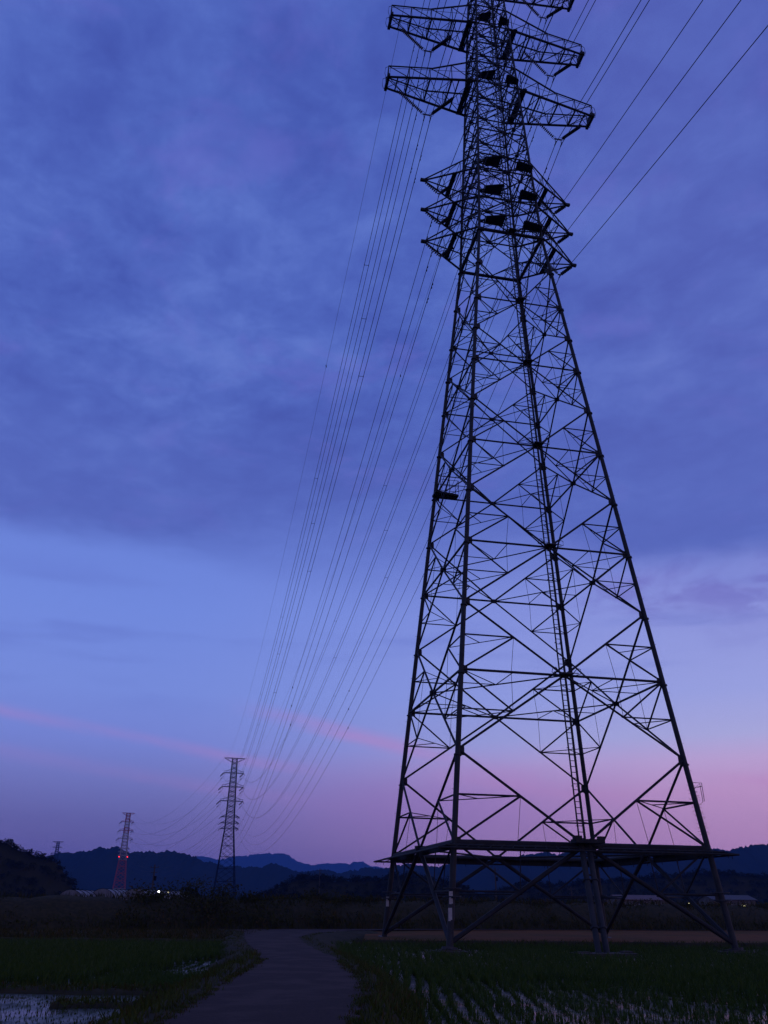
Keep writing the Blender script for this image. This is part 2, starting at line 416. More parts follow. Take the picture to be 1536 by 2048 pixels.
# grass on verges and ridges
b = MB()
for tab, side, wv in ((ROADL, -1, 1.5), (ROADR, 1, 1.2)):
    y = 8.0
    while y < 72:
        dens = 26 if y < 25 else 16 if y < 40 else 9
        e = interp(tab, y)
        for _ in range(dens):
            t = random.random() ** .8; yy = y + random.uniform(0, .5)
            ww = wv + (.6 if y > 38 else 0)
            z = lerp(ROADZ - .02, -.05, max(0, t - .35) / .65)
            h = (random.uniform(.10, .28) if t > .12 else random.uniform(.04, .12)) * (1 if y < 38 else .6)
            blades(b, e + side * t * ww + wob(yy, 1 if side < 0 else 2), yy, z, 4, h, .012, .06, 0 if random.random() < .85 else 1, .6)
        y += .5
for tab, side in ((ROADL, -1), (ROADR, 1)):
    for _ in range(200):
        y = random.uniform(12, 34); e = interp(tab, y) - side * abs(random.gauss(0, .10))
        for _ in range(3): blades(b, e + random.gauss(0, .06), y + random.gauss(0, .08), ROADZ, 4, random.uniform(.03, .09), .011, .05, 0 if random.random() < .7 else 1, .7)
for x0, y0, x1, y1, n, hh in ((-30, 26.2, -4.6, 25.6, 1400, .5), (-7.4, 22.3, -4.3, 22.8, 260, .4), (-40, 50.6, -8.2, 54.5, 1500, 1), (-1.5, 56.6, 45, 62.2, 1900, 1)):
    for _ in range(n):
        t = random.random(); blades(b, lerp(x0, x1, t), lerp(y0, y1, t) + random.gauss(0, .4), .05, 4, random.uniform(.15, .38) * hh, .014, .08, 0 if random.random() < .8 else 1, .6)
tag(b.build('verge_grass', ['grass_green', 'leaves_dry']), 'short rough grass on the road verges and field ridges', 'grass', kind='stuff')
b = MB()
for _ in range(6500):
    x = random.uniform(-45, -8.5); t = random.random(); y = lerp(47.6 + (x + 70) * .119, bank(x) - .3, t)
    blades(b, x, y, .1, 4, random.uniform(.12, .45), .022, .12, 0 if random.random() < .6 else 1, .6)
tag(b.build('field_weeds', ['leaves', 'leaves_dry']), 'rough weeds over the strip of idle field below the bank at left', 'weeds', kind='stuff')
# rice
b = MB()
def rice(x, y, h, n=5): blades(b, x, y, -.06, n, h, .012, .03, 0, .5)
FEET = [(3.67, 49.15), (19.6, 52.5), (.35, 65.1), (11.1, 47.4)]
y = 17.0                                   # right paddy: rows running away from the viewer
rowx = [-4.2 + .30 * i for i in range(156)]
while y < 56.5:
    for k, x in enumerate(rowx):
        if x > 6 + y * .52 or x < interp(ROADR, y) + .95: continue
        if random.random() < .05 + .10 * (sin(x * 1.3 + y * .4) > .8): continue
        if any(abs(x - fx) < 1.7 and -3.2 < y - fy < 1.2 for fx, fy in FEET): continue
        if y > 57 + .12 * x - 1.2: continue
        patch = .5 + .5 * sin(x * .55 + y * .16 + 1.0) * sin(y * .23 - x * .21)
        thin = patch if y < 30 else 1
        h = lerp(.19, .34, min(1, max(0, y - 19) / 10)) * random.uniform(.8, 1.15) * (.62 + .45 * thin)
        rice(x + .05 * sin(y * .7 + k) + .07 * sin(y * .31 + k * .9) + random.gauss(0, .035), y + random.gauss(0, .03), h, 7 if y < 35 else 5)
    y += .19 if y < 35 else .26
# left, further paddy, taller and closed, with one thin patch where the bent rows show water
inpatch = lambda x, y: ((x + 6.25) / 1.35) ** 2 + ((y - 36.2) / 5.0) ** 2 < 1
y = 27.4
while y < 53:
    x = -4.9 - (max(0, y - 33) * .20)
    while x > -(6 + y * .52):
        xx, yy = x + random.gauss(0, .05), y + random.gauss(0, .05)
        near = yy < 33 and -8.6 < xx
        if not inpatch(xx, yy): rice(xx, yy, random.uniform(.30, .44) * (.55 if near else 1), 7)
        if near and not inpatch(xx + .14, yy + .1): rice(xx + .14, yy + .1, random.uniform(.17, .24), 9)
        x -= .28
    y += .22
y = 31.0
while y < 41.4:
    for k in range(9):
        x = -4.9 - .42 * k + .55 * (1 - ((y - 36.2) / 4.2) ** 2)
        if inpatch(x, y): rice(x + random.gauss(0, .03), y, random.uniform(.09, .15), 6)
    y += .13
# left near flooded paddy: tiny seedlings in faint rows
y = 15.0
while y < 24.8:
    x = -4.9
    while x > -14:
        rice(x + .04 * (y - 15) + random.gauss(0, .02), y, random.uniform(.04, .10), 3); x -= .30
    y += .18
tag(b.build('rice', ['rice_green']), 'young rice standing in rows in the flooded paddies', 'rice', kind='stuff')

# ------------------------------------------------------------------ hills and mountains
def range_mesh(name, pts, y, depth, m_, rough, foot=.62, nrow=14, step=6.0, seed=1, fine=0.0):
    """a ridge whose crest passes through the given picture points at y metres; real slopes before and behind"""
    rs = random.Random(seed); ph = [rs.uniform(0, 6.28) for _ in range(8)]
    crest = [at(u, v, y) for u, v in pts]
    xs = [c.x for c in crest]; n = max(20, int((xs[-1] - xs[0]) / step)); rows = []
    def cz(x):
        for a, c in zip(crest, crest[1:]):
            if x <= c.x: return lerp(a.z, c.z, (x - a.x) / (c.x - a.x))
        return crest[-1].z
    for i in range(n + 1):
        x = lerp(xs[0], xs[-1], i / n); z = cz(x); row = []
        z += rough * .06 * (sin(x / rough * .9 + ph[0]) + .6 * sin(x / rough * 2.3 + ph[1]) + .4 * sin(x / rough * 5.1 + ph[2]))
        z += y * rs.gauss(0, 1) * fine
        for j in range(nrow + 1):
            t = j / nrow; s = 1 - abs(2 * t - 1)
            h = z * (s ** .85) - (1 - s) * 2
            spur = .22 * z * sin(x / rough * .35 + ph[3] + 3 * t) * sin(pi * s) * (1 if t < .5 else 0)
            row.append((x, y + (t - .5) * depth, h * (1 - .18 * sin(pi * s)) - abs(spur) * .8))
        rows.append(row)
    return strip(name, rows, m_)
far_pts = [(300, 1722), (390, 1714), (405, 1713), (418, 1714), (430, 1718), (440, 1715), (465, 1711), (480, 1710), (495, 1713), (510, 1709), (525, 1707), (560, 1708), (575, 1713), (590, 1721), (610, 1726), (630, 1728), (655, 1726), (680, 1724), (700, 1725), (709, 1722), (716, 1725), (726, 1725), (733, 1730), (745, 1735), (800, 1740), (900, 1738), (1000, 1742)]
range_mesh('far_mountains', far_pts, 5600, 1500, 'mountain', 90, step=10, seed=3, fine=.00035)
mid_pts = [(-500, 1735), (-260, 1722), (-100, 1718), (60, 1716), (94, 1710), (131, 1703), (187, 1700), (199, 1697), (218, 1699), (231, 1694), (241, 1697), (260, 1706), (291, 1704.5), (300, 1702), (316, 1704), (333, 1698), (345, 1700), (360, 1704.5), (370, 1706), (387, 1714), (420, 1724.5), (452, 1736), (485, 1734), (527, 1733), (541, 1726), (565, 1730), (588, 1738.5), (617, 1743), (654, 1740), (677, 1747), (700, 1745), (731, 1736), (759, 1733), (769, 1734), (797, 1728), (825, 1727), (837, 1729), (877, 1736), (903, 1730), (937, 1723), (978, 1715), (1010, 1716), (1040, 1711), (1075, 1707), (1095, 1704.6), (1121, 1710), (1141, 1703), (1200, 1699), (1280, 1702), (1350, 1700), (1418, 1696), (1429, 1694), (1456, 1698), (1469, 1696), (1499, 1692), (1536, 1688), (1600, 1680), (1750, 1690), (2000, 1720)]
range_mesh('mountains', mid_pts, 1750, 620, 'mountain', 30, step=2.5, seed=5, fine=.0006)
def wood(name, pts, y, depth, label, n, crown, leaf, seed):
    hill = range_mesh('hill', [(u, v + crown * 1.1 * 2068 / y * .55) for u, v in pts], y, depth, 'land', 8, step=2.0, seed=seed)
    me = hill.data; b = MB(); vs = [v.co for v in me.vertices]
    xs = [v.x for v in vs]
    for _ in range(n):
        v = random.choice(vs)
        if v.y > y + depth * .15 or v.z < -1.5: continue
        r_ = crown * random.uniform(.55, 1.1)
        c = (v.x + random.uniform(-1, 1), v.y + random.uniform(-depth / 28, depth / 28), v.z + r_ * .45)
        clump(b, c, r_, r_ * .8, 80, leaf)
        clump(b, (c[0] + r_ * random.uniform(-.6, .6), c[1], c[2] + r_ * .45), r_ * .5, r_ * .45, 34, leaf)
    for k in range(0, len(vs), 15):
        for _ in range(2):
            v = vs[k + 7]; r_ = crown * random.uniform(.45, .9)
            clump(b, (v.x + random.uniform(-1, 1), v.y + random.uniform(-2, 2), v.z + r_ * random.uniform(.15, .5)), r_, r_ * .75, 110, leaf * .8)
    tag(b.build('wood', ['leaves_dark']), label, 'wood', kind='stuff')
wood('wood', [(-330, 1690), (-200, 1664), (-100, 1660), (0, 1680), (20, 1684), (30, 1692), (50, 1697), (65, 1706), (85, 1712), (97, 1714), (110, 1722), (120, 1730), (130, 1745), (140, 1758), (150, 1770), (158, 1784), (170, 1800)], 330, 60, 'dark wooded hillside rising at the left edge', 700, 1.9, .30, 11)
wood('wood', [(505, 1796), (532, 1783), (551, 1770), (570, 1759), (588, 1753), (617, 1750), (645, 1754), (700, 1760), (745, 1756), (780, 1748), (800, 1746), (850, 1748), (880, 1755), (905, 1766), (929, 1775), (950, 1786), (965, 1797)], 390, 60, 'low wooded knoll behind the left legs of the near pylon', 750, 2.1, .32, 12)
wood('wood', [(950, 1800), (985, 1785), (1029, 1766), (1090, 1764), (1150, 1766), (1228, 1759), (1270, 1753), (1310, 1750), (1391, 1747), (1434, 1744), (1472, 1744), (1536, 1747), (1620, 1742), (1760, 1750), (1850, 1790)], 480, 80, 'long dark wood stretching along the valley at the right', 1150, 2.5, .38, 13)

# ------------------------------------------------------------------ the near pylon
TX, TY, YAW = 9.99, 58.8, radians(11.6168)
E1 = Vector((cos(YAW), sin(YAW), 0)); E2 = Vector((-sin(YAW), cos(YAW), 0))
def TW(a, b_, z): return Vector((TX, TY, 0)) + a * E1 + b_ * E2 + Vector((0, 0, z))
O = 2.1                                    # levels were surveyed from eye height
ZF, ZA = -1.94 + O, 52.33 + O
def hw(z):
    if z <= ZA: return lerp(8.148, 2.80, (z - ZF) / (ZA - ZF))
    return lerp(2.80, 1.676, (z - ZA) / (80.5 + O - ZA))
CORN = [(-1, -1), (1, -1), (1, 1), (-1, 1)]
def fp(face, u, z):
    w_ = hw(z)
    return Vector([(u * w_, -w_, z), (w_, u * w_, z), (-u * w_, w_, z), (-w_, -u * w_, z)][face])
pylon = thing('transmission_pylon', (TX, TY, 0), 'huge lattice steel power pylon standing in the paddy right of the road', 'pylon', YAW)
LV = [3.26 + O, 13.14 + O, 22.12 + O, 30.36 + O, 38.0 + O, 44.41 + O, 52.33 + O]
HEAD = [52.33 + O, 56.21 + O, 59.82 + O, 61.67 + O, 64.95 + O, 68.3 + O, 71.57 + O, 74.5 + O, 77.5 + O, 80.5 + O, 83.4 + O, 86.4 + O, 89.4 + O, 92.2 + O, 95.0 + O, 97.6 + O]
ZTOP = HEAD[-1]
# legs
for k, (sx, sy) in enumerate(CORN):
    b = MB()
    cp = lambda z: Vector((sx * hw(z), sy * hw(z), z))
    b.tube(cp(ZF), cp(LV[0]), .185, .165, 12); b.tube(cp(LV[0]), cp(LV[3]), .165, .145, 12); b.tube(cp(LV[3]), cp(ZA), .145, .125, 12); b.tube(cp(ZA), cp(ZTOP), .12, .07, 10)
    for z0, z1 in zip([ZF + .02] + LV, LV + [ZA]):        # flanged joints and gussets
        for t in (.5, 1.0):
            z = lerp(z0, z1, t); b.tube(cp(z - .28), cp(z - .20), .225, n=12)
            dv = Vector((-sx, 0, 0)); b.box(cp(z) + Vector((-sx * .22, 0, 0)), (.34, .03, .5)); b.box(cp(z) + Vector((0, -sy * .22, 0)), (.03, .34, .5))
    z = ZF + 5.6; i = 0
    while z < ZTOP - 1:                                     # step bolts
        w_ = Vector((sx, 0, 0)) if i % 2 else Vector((0, sy, 0))
        b.tube(cp(z), cp(z) + w_ * .27, .011, n=4); z += .8; i += 1
    leg = b.build('leg', 'pipe_steel', pylon)
    b = MB(); b.tube(cp(ZF - .06), cp(ZF + .06), .42, n=12); b.build('base_plate', 'weathered_steel', leg)
    if (sx, sy) in ((-1, -1), (-1, 1)):
        b = MB()
        for zz in ((1.45, 2.25) if sy < 0 else (2.1,)):
            c = cp(zz + .3); b.box(c + Vector((-.1, -.19, 0)), (.2, .02, .62))
        b.build('sign_plate', 'white_plate', leg)
# lattice panels
R_DIAG, R_HOR, R_RED, R_TIE, R_HANG = .070, .080, .044, .031, .016
def wedge(b, p, r_=.26): b.box(p, (r_ * 2, r_ * 1.2, r_ * 1.3))
for (z0, z1) in zip(LV, LV[1:]):
    k_ = lerp(1.0, .68, (z0 - LV[0]) / (LV[-1] - LV[0]))
    zm = lerp(z0, z1, .51)
    for fc in range(4):
        b = MB(); M0, M1 = fp(fc, 0, z0), fp(fc, 0, z1)
        if z1 < ZA - .1: b.tube(fp(fc, -1, z1), fp(fc, 1, z1), R_HOR * k_)
        else: b.tube(fp(fc, -1, z1), fp(fc, 1, z1), .15)
        for s in (-1, 1):
            N = fp(fc, s, zm)
            b.tube(M1, N, R_DIAG * k_); b.tube(N, M0, R_DIAG * 1.12 * k_)
            Q0, Q1 = (N + M0) / 2, (N + M1) / 2
            b.tube(Q0, fp(fc, s, Q0.z), R_RED * k_ * 1.25); b.tube(Q0, fp(fc, s, z0), R_RED * 1.45 * k_)
            b.tube(Q1, fp(fc, s, Q1.z), R_RED * k_); b.tube(Q1, fp(fc, s, z1), R_RED * 1.3 * k_)
            b.tube(Q0, fp(fc, s * .52, z0), R_HANG, n=4)
            if z1 - z0 > 7: b.tube(fp(fc, s * .52, z1), Q1, R_HANG, n=4)
        wedge(b, M1, .18 * k_ + .03)
        b.build('bracing_panel', 'galvanised_steel', pylon)
    bp = MB()
    for f1 in range(4):
        f2 = (f1 + 1) % 4
        # hip ties round each leg, joining the quarter points of neighbouring faces
        for q in (0, 1):
            zq = lerp(lerp(z0, zm, .5), lerp(zm, z1, .5), q)
            A = fp(f1, .5, zq); B = fp(f2, -.5, zq); mid_ = (A + B) / 2; b = MB()
            b.tube(A, B, R_TIE * k_, n=5); b.tube(mid_, fp(f1, 1, zq), R_TIE * k_, n=5)
            b.build('corner_tie', 'galvanised_steel', pylon)
        A = fp(f1, 0, z1); B = fp(f2, 0, z1)
        bp.tube(A, B, R_RED * k_); bp.tube((A + B) / 2, fp(f1, 1, z1), R_TIE, n=5)
        bp.tube((A + B) / 2, fp(f1, .5, z1), R_TIE, n=5); bp.tube((A + B) / 2, fp(f2, -.5, z1), R_TIE, n=5)
    bp.build('plan_bracing', 'galvanised_steel', pylon)
# bottom panel: inverted V on every face
for fc in range(4):
    b = MB(); M = fp(fc, 0, LV[0]); b.tube(fp(fc, -1, LV[0]), fp(fc, 1, LV[0]), .12); wedge(b, M, .3)
    for s in (-1, 1):
        b.tube(M, fp(fc, s, ZF + .25), .13, n=8)
        Q = lerp(M, fp(fc, s, ZF + .25), .5); b.tube(Q, fp(fc, s, LV[0]), .06); b.tube(Q, fp(fc, s, Q.z), .05)
        b.tube(Q, fp(fc, s * .5, LV[0]), .035, n=5)
    b.build('bracing_panel', 'galvanised_steel', pylon)
b = MB()
for f1 in range(4):
    f2 = (f1 + 1) % 4; b.tube(fp(f1, 0, LV[0]), fp(f2, 0, LV[0]), .06); zq = (LV[0] + ZF) / 2
    b2 = MB(); b2.tube(fp(f1, .5, zq), fp(f2, -.5, zq), .04, n=5); b2.build('corner_tie', 'galvanised_steel', pylon)
b.build('plan_bracing', 'galvanised_steel', pylon)
# head panels
for i, (z0, z1) in enumerate(zip(HEAD, HEAD[1:])):
    for fc in range(4):
        b = MB(); b.tube(fp(fc, -1, z1), fp(fc, 1, z1), .07)
        M = fp(fc, 0, z1); M0 = fp(fc, 0, z0); zm = (z0 + z1) / 2
        for s in (-1, 1):
            b.tube(M, fp(fc, s, zm), .056); b.tube(fp(fc, s, zm), M0, .056)
            b.tube(fp(fc, s * .5, lerp(zm, z1, .5)), fp(fc, s, lerp(zm, z1, .5)), .03, n=4); b.tube(fp(fc, s * .5, lerp(z0, zm, .5)), fp(fc, s, z0), .032, n=4)
            b.tube(fp(fc, s * .5, lerp(z0, zm, .5)), fp(fc, s, lerp(z0, zm, .5)), .03, n=4)
            b.tube(fp(fc, s * .5, lerp(zm, z1, .5)), fp(fc, s, z1), .032, n=4)
        wedge(b, M, .17)
        b.build('bracing_panel', 'galvanised_steel', pylon)
    b = MB()
    for f1 in range(4): b.tube(fp(f1, 0, z1), fp((f1 + 1) % 4, 0, z1), .035, n=5)
    b.tube(fp(0, -1, z1), fp(2, -1, z1), .03, n=5); b.tube(fp(0, 1, z1), fp(2, 1, z1), .03, n=5); b.tube(fp(0, 0, z1), fp(2, 0, z1), .03, n=5); b.tube(fp(1, 0, z1), fp(3, 0, z1), .03, n=5)
    b.build('plan_bracing', 'galvanised_steel', pylon)

# long cross-arms
def big_arm(sx, z, L, zt=2.95, rail=1.5):
    w0, w1 = hw(z), .62; wt = hw(z + zt); ak = 6.2
    A = [L, lerp(L, w0, .235), lerp(L, w0, .47), lerp(L, w0, .715), lerp(L, w0, .95)]
    def bot(a, sy): t = (a - w0) / (L - w0); return Vector((sx * a, sy * lerp(w0, w1, t), z))
    def top(a, sy):
        zz = z + (rail if a >= ak else lerp(zt, rail, (a - wt) / (ak - wt))); t = (a - w0) / (L - w0)
        return Vector((sx * a, sy * lerp(wt, w1, max(0, t)), zz))
    b = MB()
    for sy in (-1, 1):
        b.tube(bot(w0, sy), bot(L, sy), .125, .105); b.tube(Vector((sx * wt, sy * wt, z + zt)), top(ak, sy), .08); b.tube(top(ak, sy), top(L, sy), .065)
        prev = None
        for i, a in enumerate(A):
            b.tube(bot(a, sy), top(a, sy), .045, n=5)
            if i: b.tube(bot(a, sy), top(A[i - 1], sy), .042, n=5)
            if i > 0 and i < 4: b.tube(top(a, sy), bot(A[i + 1], sy), .03, n=5)
    for i, a in enumerate(A):
        b.tube(bot(a, -1), bot(a, 1), .085); b.tube(top(a, -1), bot(a, 1), .028, n=5); b.tube(top(a, 1), bot(a, -1), .028, n=5)
        if i: b.tube(bot(A[i - 1], -1), bot(a, 1), .03, n=5); b.tube(bot(A[i - 1], 1), bot(a, -1), .03, n=5)
    # hanger beams under the arm for the V strings
    b.tube(bot(L - .9, -1), bot(L - .9, 1), .07); b.tube(bot(3.75, -1), bot(3.75, 1), .07)
    arm = b.build('cross_arm', 'galvanised_steel', pylon)
    b = MB()
    for sy in (-1, 1): b.tube(bot(L, sy) + Vector((0, 0, 1.2)), Vector((sx * w0, sy * lerp(w1, w0, .98), z + 1.2)), .022, n=5)
    for sy in (-1, 1):
        e = bot(L, sy); b.poly([e + Vector((0, 0, 1.4)), e + Vector((sx * .28, 0, 1.2)), e + Vector((sx * .36, 0, .4)), e + Vector((sx * .25, 0, -.1)), e + Vector((0, 0, -.1))], .025)
    b.build('handrail', 'galvanised_steel', arm)
    b = MB(); b.box((sx * L, 0, z + .02), (.26, 2 * w1 + .5, .34)); b.box((sx * L, 0, z + .5), (.08, 2 * w1, .6)); b.build('end_beam', 'dark_plate', arm)
    b = MB(); a0 = A[-1] + .1
    b.slab([(sx * (a0 + .42), -lerp(w1, w0, .9) - .2, z + .12), (sx * (a0 + .42), lerp(w1, w0, .9) + .2, z + .12), (sx * a0, lerp(w1, w0, .9) + .2, z + .12), (sx * a0, -lerp(w1, w0, .9) - .2, z + .12)], .12)
    b.build('walkway', 'dark_plate', arm)
def small_arm(sx, z, L=6.9, zt=1.85):
    w0 = hw(z); wt = hw(z + zt); tip = Vector((sx * L, 0, z)); b = MB()
    B = lambda sy, t: lerp(Vector((sx * w0, sy * w0, z)), tip, t); T = lambda sy, t: lerp(Vector((sx * wt, sy * wt, z + zt)), tip + Vector((0, 0, .1)), t)
    for sy in (-1, 1):
        b.tube(B(sy, 0), tip, .095, .075); b.tube(T(sy, 0), T(sy, 1), .065)
        for t in (.33, .66):
            b.tube(B(sy, t), T(sy, t), .036, n=5); b.tube(B(sy, t), T(sy, t - .33), .032, n=5)
    for t in (.33, .66):
        b.tube(B(-1, t), B(1, t), .05, n=5); b.tube(T(-1, t), T(1, t), .024, n=5); b.tube(B(-1, t), T(1, t), .024, n=5)
        b.tube(B(-1, t - .33), B(1, t), .024, n=5); b.tube(B(1, t - .33), B(-1, t), .024, n=5)
    b.box(tip + Vector((sx * .05, 0, .03)), (.5, .26, .22))
    arm = b.build('cross_arm', 'galvanised_steel', pylon)
    b = MB(); t = .42; p, q = B(-1, t), B(1, t); d = Vector((sx * .2, 0, 0)); u = Vector((0, 0, .06))
    b.slab([p + d + u, q + d + u, q - d + u, p - d + u], .08); b.build('walkway', 'dark_plate', arm)
ZBIG = (71.57 + O, 80.5 + O, 89.4 + O); LBIG = (10.4, 10.15, 9.95)
ZSM = (52.55 + O, 56.2 + O, 59.75 + O)
for z, L in zip(ZBIG, LBIG):
    for sx in (-1, 1): big_arm(sx, z, L)
for z in ZSM:
    for sx in (-1, 1): small_arm(sx, z)
for sx in (-1, 1):                                          # ground-wire arms at the very top
    b = MB(); w_ = hw(ZTOP)
    for sy in (-1, 1):
        b.tube((sx * w_, sy * w_, ZTOP), (sx * 6.7, 0, ZTOP + .6), .06); b.tube((sx * w_, sy * w_, ZTOP - 2), (sx * 6.7, 0, ZTOP + .6), .05)
        for t in (.25, .5, .75): b.tube((lerp(sx * w_, sx * 6.7, t), sy * w_ * (1 - t), ZTOP + .6 * t), (lerp(sx * w_, sx * 6.7, t - .2), sy * w_ * (1.2 - t), lerp(ZTOP - 2, ZTOP + .6, t - .2)), .03, n=5)
    b.build('cross_arm', 'galvanised_steel', pylon)
# plates hung out from the front face beside the ladder
for z, s_ in [(zz, 1.0) for zz in ZSM] + [(zz, .86) for zz in ZBIG]:
    w_ = hw(z); zp = z + .72; k = w_ / 2.8
    for pts in (((-2.42, .72), (-.68, 1.30), (-.55, -.26), (-2.25, -.24)), ((1.0, 1.02), (2.70, .70), (2.86, -.16), (1.06, -.12))):
        b = MB(); b.slab([(a * k, -w_ - o * s_, zp) for a, o in [(lerp(a, (pts[0][0] + pts[1][0]) / 2, .07), o * .88) for a, o in pts]], .08)
        for a, o in pts[:2]: b.tube((a * k, -w_ - o * s_ * .8, zp - .05), (a * k, -w_, z), .05, n=5)
        sg = -1 if pts[0][0] < 0 else 1; ao = pts[0][0] if sg < 0 else pts[1][0]
        b.tube((sg * hw(zp), -hw(zp), zp - .12), (ao * k * .97, -w_ - .25, zp - .06), .12, .09); b.tube((sg * hw(zp), -hw(zp), zp - .12), (pts[2][0] * k if sg < 0 else pts[3][0] * k, -w_ + .1, zp - .1), .06)
        b.build('work_platform', 'dark_plate', pylon)
# ladder up the middle of the front face
def front(a, z, out=.0): return Vector((a, -hw(z) - out, z))
b = MB(); z = LV[0] - .2; zt = ZTOP - 3
lc = lambda z: lerp(-.10, -.02, z / 90)
for da in (-.30, .02):
    for z0, z1 in ((LV[0] - .3, ZA), (ZA, zt)): b.tube(front(lc(z0) + da, z0, .22), front(lc(z1) + da, z1, .22), .05, n=6)
b.tube(front(lc(LV[0]) + .13, LV[0] - .3, .14), front(lc(ZA) + .13, ZA, .14), .028, n=5)
z = LV[0]
while z < zt:
    b.tube(front(lc(z) - .30, z, .22), front(lc(z) + .02, z, .22), .022, n=5); z += .33
z = LV[0] + 1
while z < zt:
    b.tube(front(lc(z) - .3, z, .22), front(lc(z) - .3, z, 0), .025, n=4); b.tube(front(lc(z) + .02, z, .22), front(lc(z) + .02, z, 0), .025, n=4); z += 2.2
b.build('ladder', 'galvanised_steel', pylon)
for z in LV[1:]:                                            # small landings with hoops at each girt
    k = lerp(1, .75, (z - LV[0]) / 50); b = MB(); c = front(.0, z, .35)
    b.box(c, (.8 * k, .6, .06)); b.tube(c + Vector((-.85 * k, 0, .1)), c + Vector((.85 * k, 0, .1)), .03)
    for s in (-1, 1): b.poly([c + Vector((s * .4 * k, 0, .0)), c + Vector((s * .75 * k, -.1, .38)), c + Vector((s * .95 * k, -.1, .34)), c + Vector((s * 1.0 * k, 0, .08)), c + Vector((s * .6 * k, 0, -.05))], .026)
    b.build('landing', 'weathered_steel', pylon)
# two thick access pipes from the guard frame down to the ground
for a0, a1 in ((-.36, -1.42), (.06, -.98)):
    b = MB(); p, q = Vector((a0, -8.0, LV[0] - .1)), Vector((a1, -11.4, -.05)); b.tube(p, q, .155, n=14)
    for t in (.33, .76): b.tube(lerp(p, q, t), lerp(p, q, t + .015), .21, n=14)
    b.build('access_pipe', 'pipe_steel', pylon)
for t in (.3, .75):
    b = MB(); c = lerp(Vector((-.15, -8.0, LV[0])), Vector((-1.2, -11.4, 0)), t); b.box(c, (.75, .06, .1)); b.build('pipe_clamp', 'dark_plate', pylon)
b = MB(); b.box((-.1, -8.3, LV[0] + .14), (1.7, .8, .2)); b.box((-.8, -8.5, LV[0] + .30), (.45, .3, .22)); b.box((.6, -8.5, LV[0] + .30), (.35, .3, .2))
b.build('access_platform', 'dark_plate', pylon)
# climbing guard: a skirt of flat frames round the legs
b = MB(); zg = LV[0] - .16; wi, wo_ = hw(zg), hw(zg) + 1.15
for fc in range(4):
    def gp(u, w_, z):
        return Vector([(u, -w_, z), (w_, u, z), (-u, w_, z), (-w_, -u, z)][fc])
    b.tube(gp(-wi, wi - .25, zg + .1), gp(wi, wi - .25, zg + .1), .10); b.tube(gp(-wo_, wo_, zg - .22), gp(wo_, wo_, zg - .22), .055)
    b.tube(gp(-wi - .6, wi + .6, zg - .06), gp(wi + .6, wi + .6, zg - .06), .04)
    n = 26
    for i in range(n + 1):
        u = lerp(-1, 1, i / n); b.tube(gp(u * wi, wi, zg + .08), gp(u * wo_, wo_, zg - .22), .025, n=4)
        if i % 3 == 1: b.tube(gp(u * wo_, wo_, zg - .22), gp(u * wo_, wo_, zg - .42), .02, n=4)
    wq = wo_ - .05 if fc % 2 else wi + .42
    for u0, u1 in ((-1, -.09), (.09, 1)):
        p, q = gp(u0 * wi, wi + .2, zg - .10), gp(u1 * wi, wi + .2, zg - .10); c = (p + q) / 2; ln_ = (q - p).length
        b.box(c, (ln_, .05, .36) if fc % 2 == 0 else (.05, ln_, .36))
    segs = [(-1, -.78), (-.55, -.34), (-.2, -.06), (.12, .40), (.62, .72), (.86, 1)] if fc % 2 == 0 else [(-1, -.6), (-.42, -.1), (.1, .38), (.66, 1)]
    for u0, u1 in segs:
        b.face([gp(u0 * wi, wi, zg + .10), gp(u1 * wi, wi, zg + .10), gp(u1 * wq * .98, wq, zg - (.16 if fc % 2 else .02)), gp(u0 * wq * .98, wq, zg - (.16 if fc % 2 else .02))])
b.build('climbing_guard', 'dark_plate', pylon)
# spiked collar above the guard on the right leg, collars lower down
b = MB(); cp = lambda z, sx, sy: Vector((sx * hw(z), sy * hw(z), z))
for i in range(16):
    z = LV[0] + .5 + i * .2; c = cp(z, 1, -1)
    for k in range(5):
        t = random.uniform(0, 2 * pi); b.tube(c, c + Vector((cos(t) * .33, sin(t) * .33, random.uniform(-.1, .12))), .008, n=3)
c = cp(LV[0] + 3.2, 1, -1); b.box(c + Vector((.5, 0, .25)), (.04, .4, .04)); b.poly([c, c + Vector((.55, 0, .45)), c + Vector((.6, 0, -.6)), c + Vector((.2, 0, -.9))], .02); b.poly([c + Vector((0, -.2, .45)), c + Vector((.55, -.2, .45)), c + Vector((.58, -.2, -.6))], .02)
b.build('spike_collar', 'weathered_steel', pylon)
for sx, sy in CORN:
    b = MB()
    for z in (2.6, 3.0): b.ring(cp(z, sx, sy), .48, .03); b.tube(cp(z, sx, sy) + Vector((-.48, 0, 0)), cp(z, sx, sy) + Vector((.48, 0, 0)), .025, n=4); b.tube(cp(z, sx, sy) + Vector((0, -.48, 0)), cp(z, sx, sy) + Vector((0, .48, 0)), .025, n=4)
    b.build('leg_collar', 'weathered_steel', pylon)
# railed balcony on the back left leg
b = MB(); z = LV[3]; c = cp(z, -1, 1)
b.slab([c + Vector((-.3, -1.4, .0)), c + Vector((1.75, -1.0, .0)), c + Vector((1.75, -.2, .0)), c + Vector((-.3, -.3, .0))], .17)
for x in (.2, .95, 1.7):
    b.tube(c + Vector((x, -1.15, 0)), c + Vector((x, -1.15, 1.15)), .025, n=5); b.tube(c + Vector((x, -.25, 0)), c + Vector((x, -.25, 1.15)), .025, n=5)
for zz in (.6, 1.15):
    for y in (-1.15, -.25): b.tube(c + Vector((.2, y, zz)), c + Vector((1.7, y, zz)), .022, n=5)
    b.tube(c + Vector((1.7, -1.15, zz)), c + Vector((1.7, -.25, zz)), .022, n=5)
b.build('work_platform', 'dark_plate', pylon)
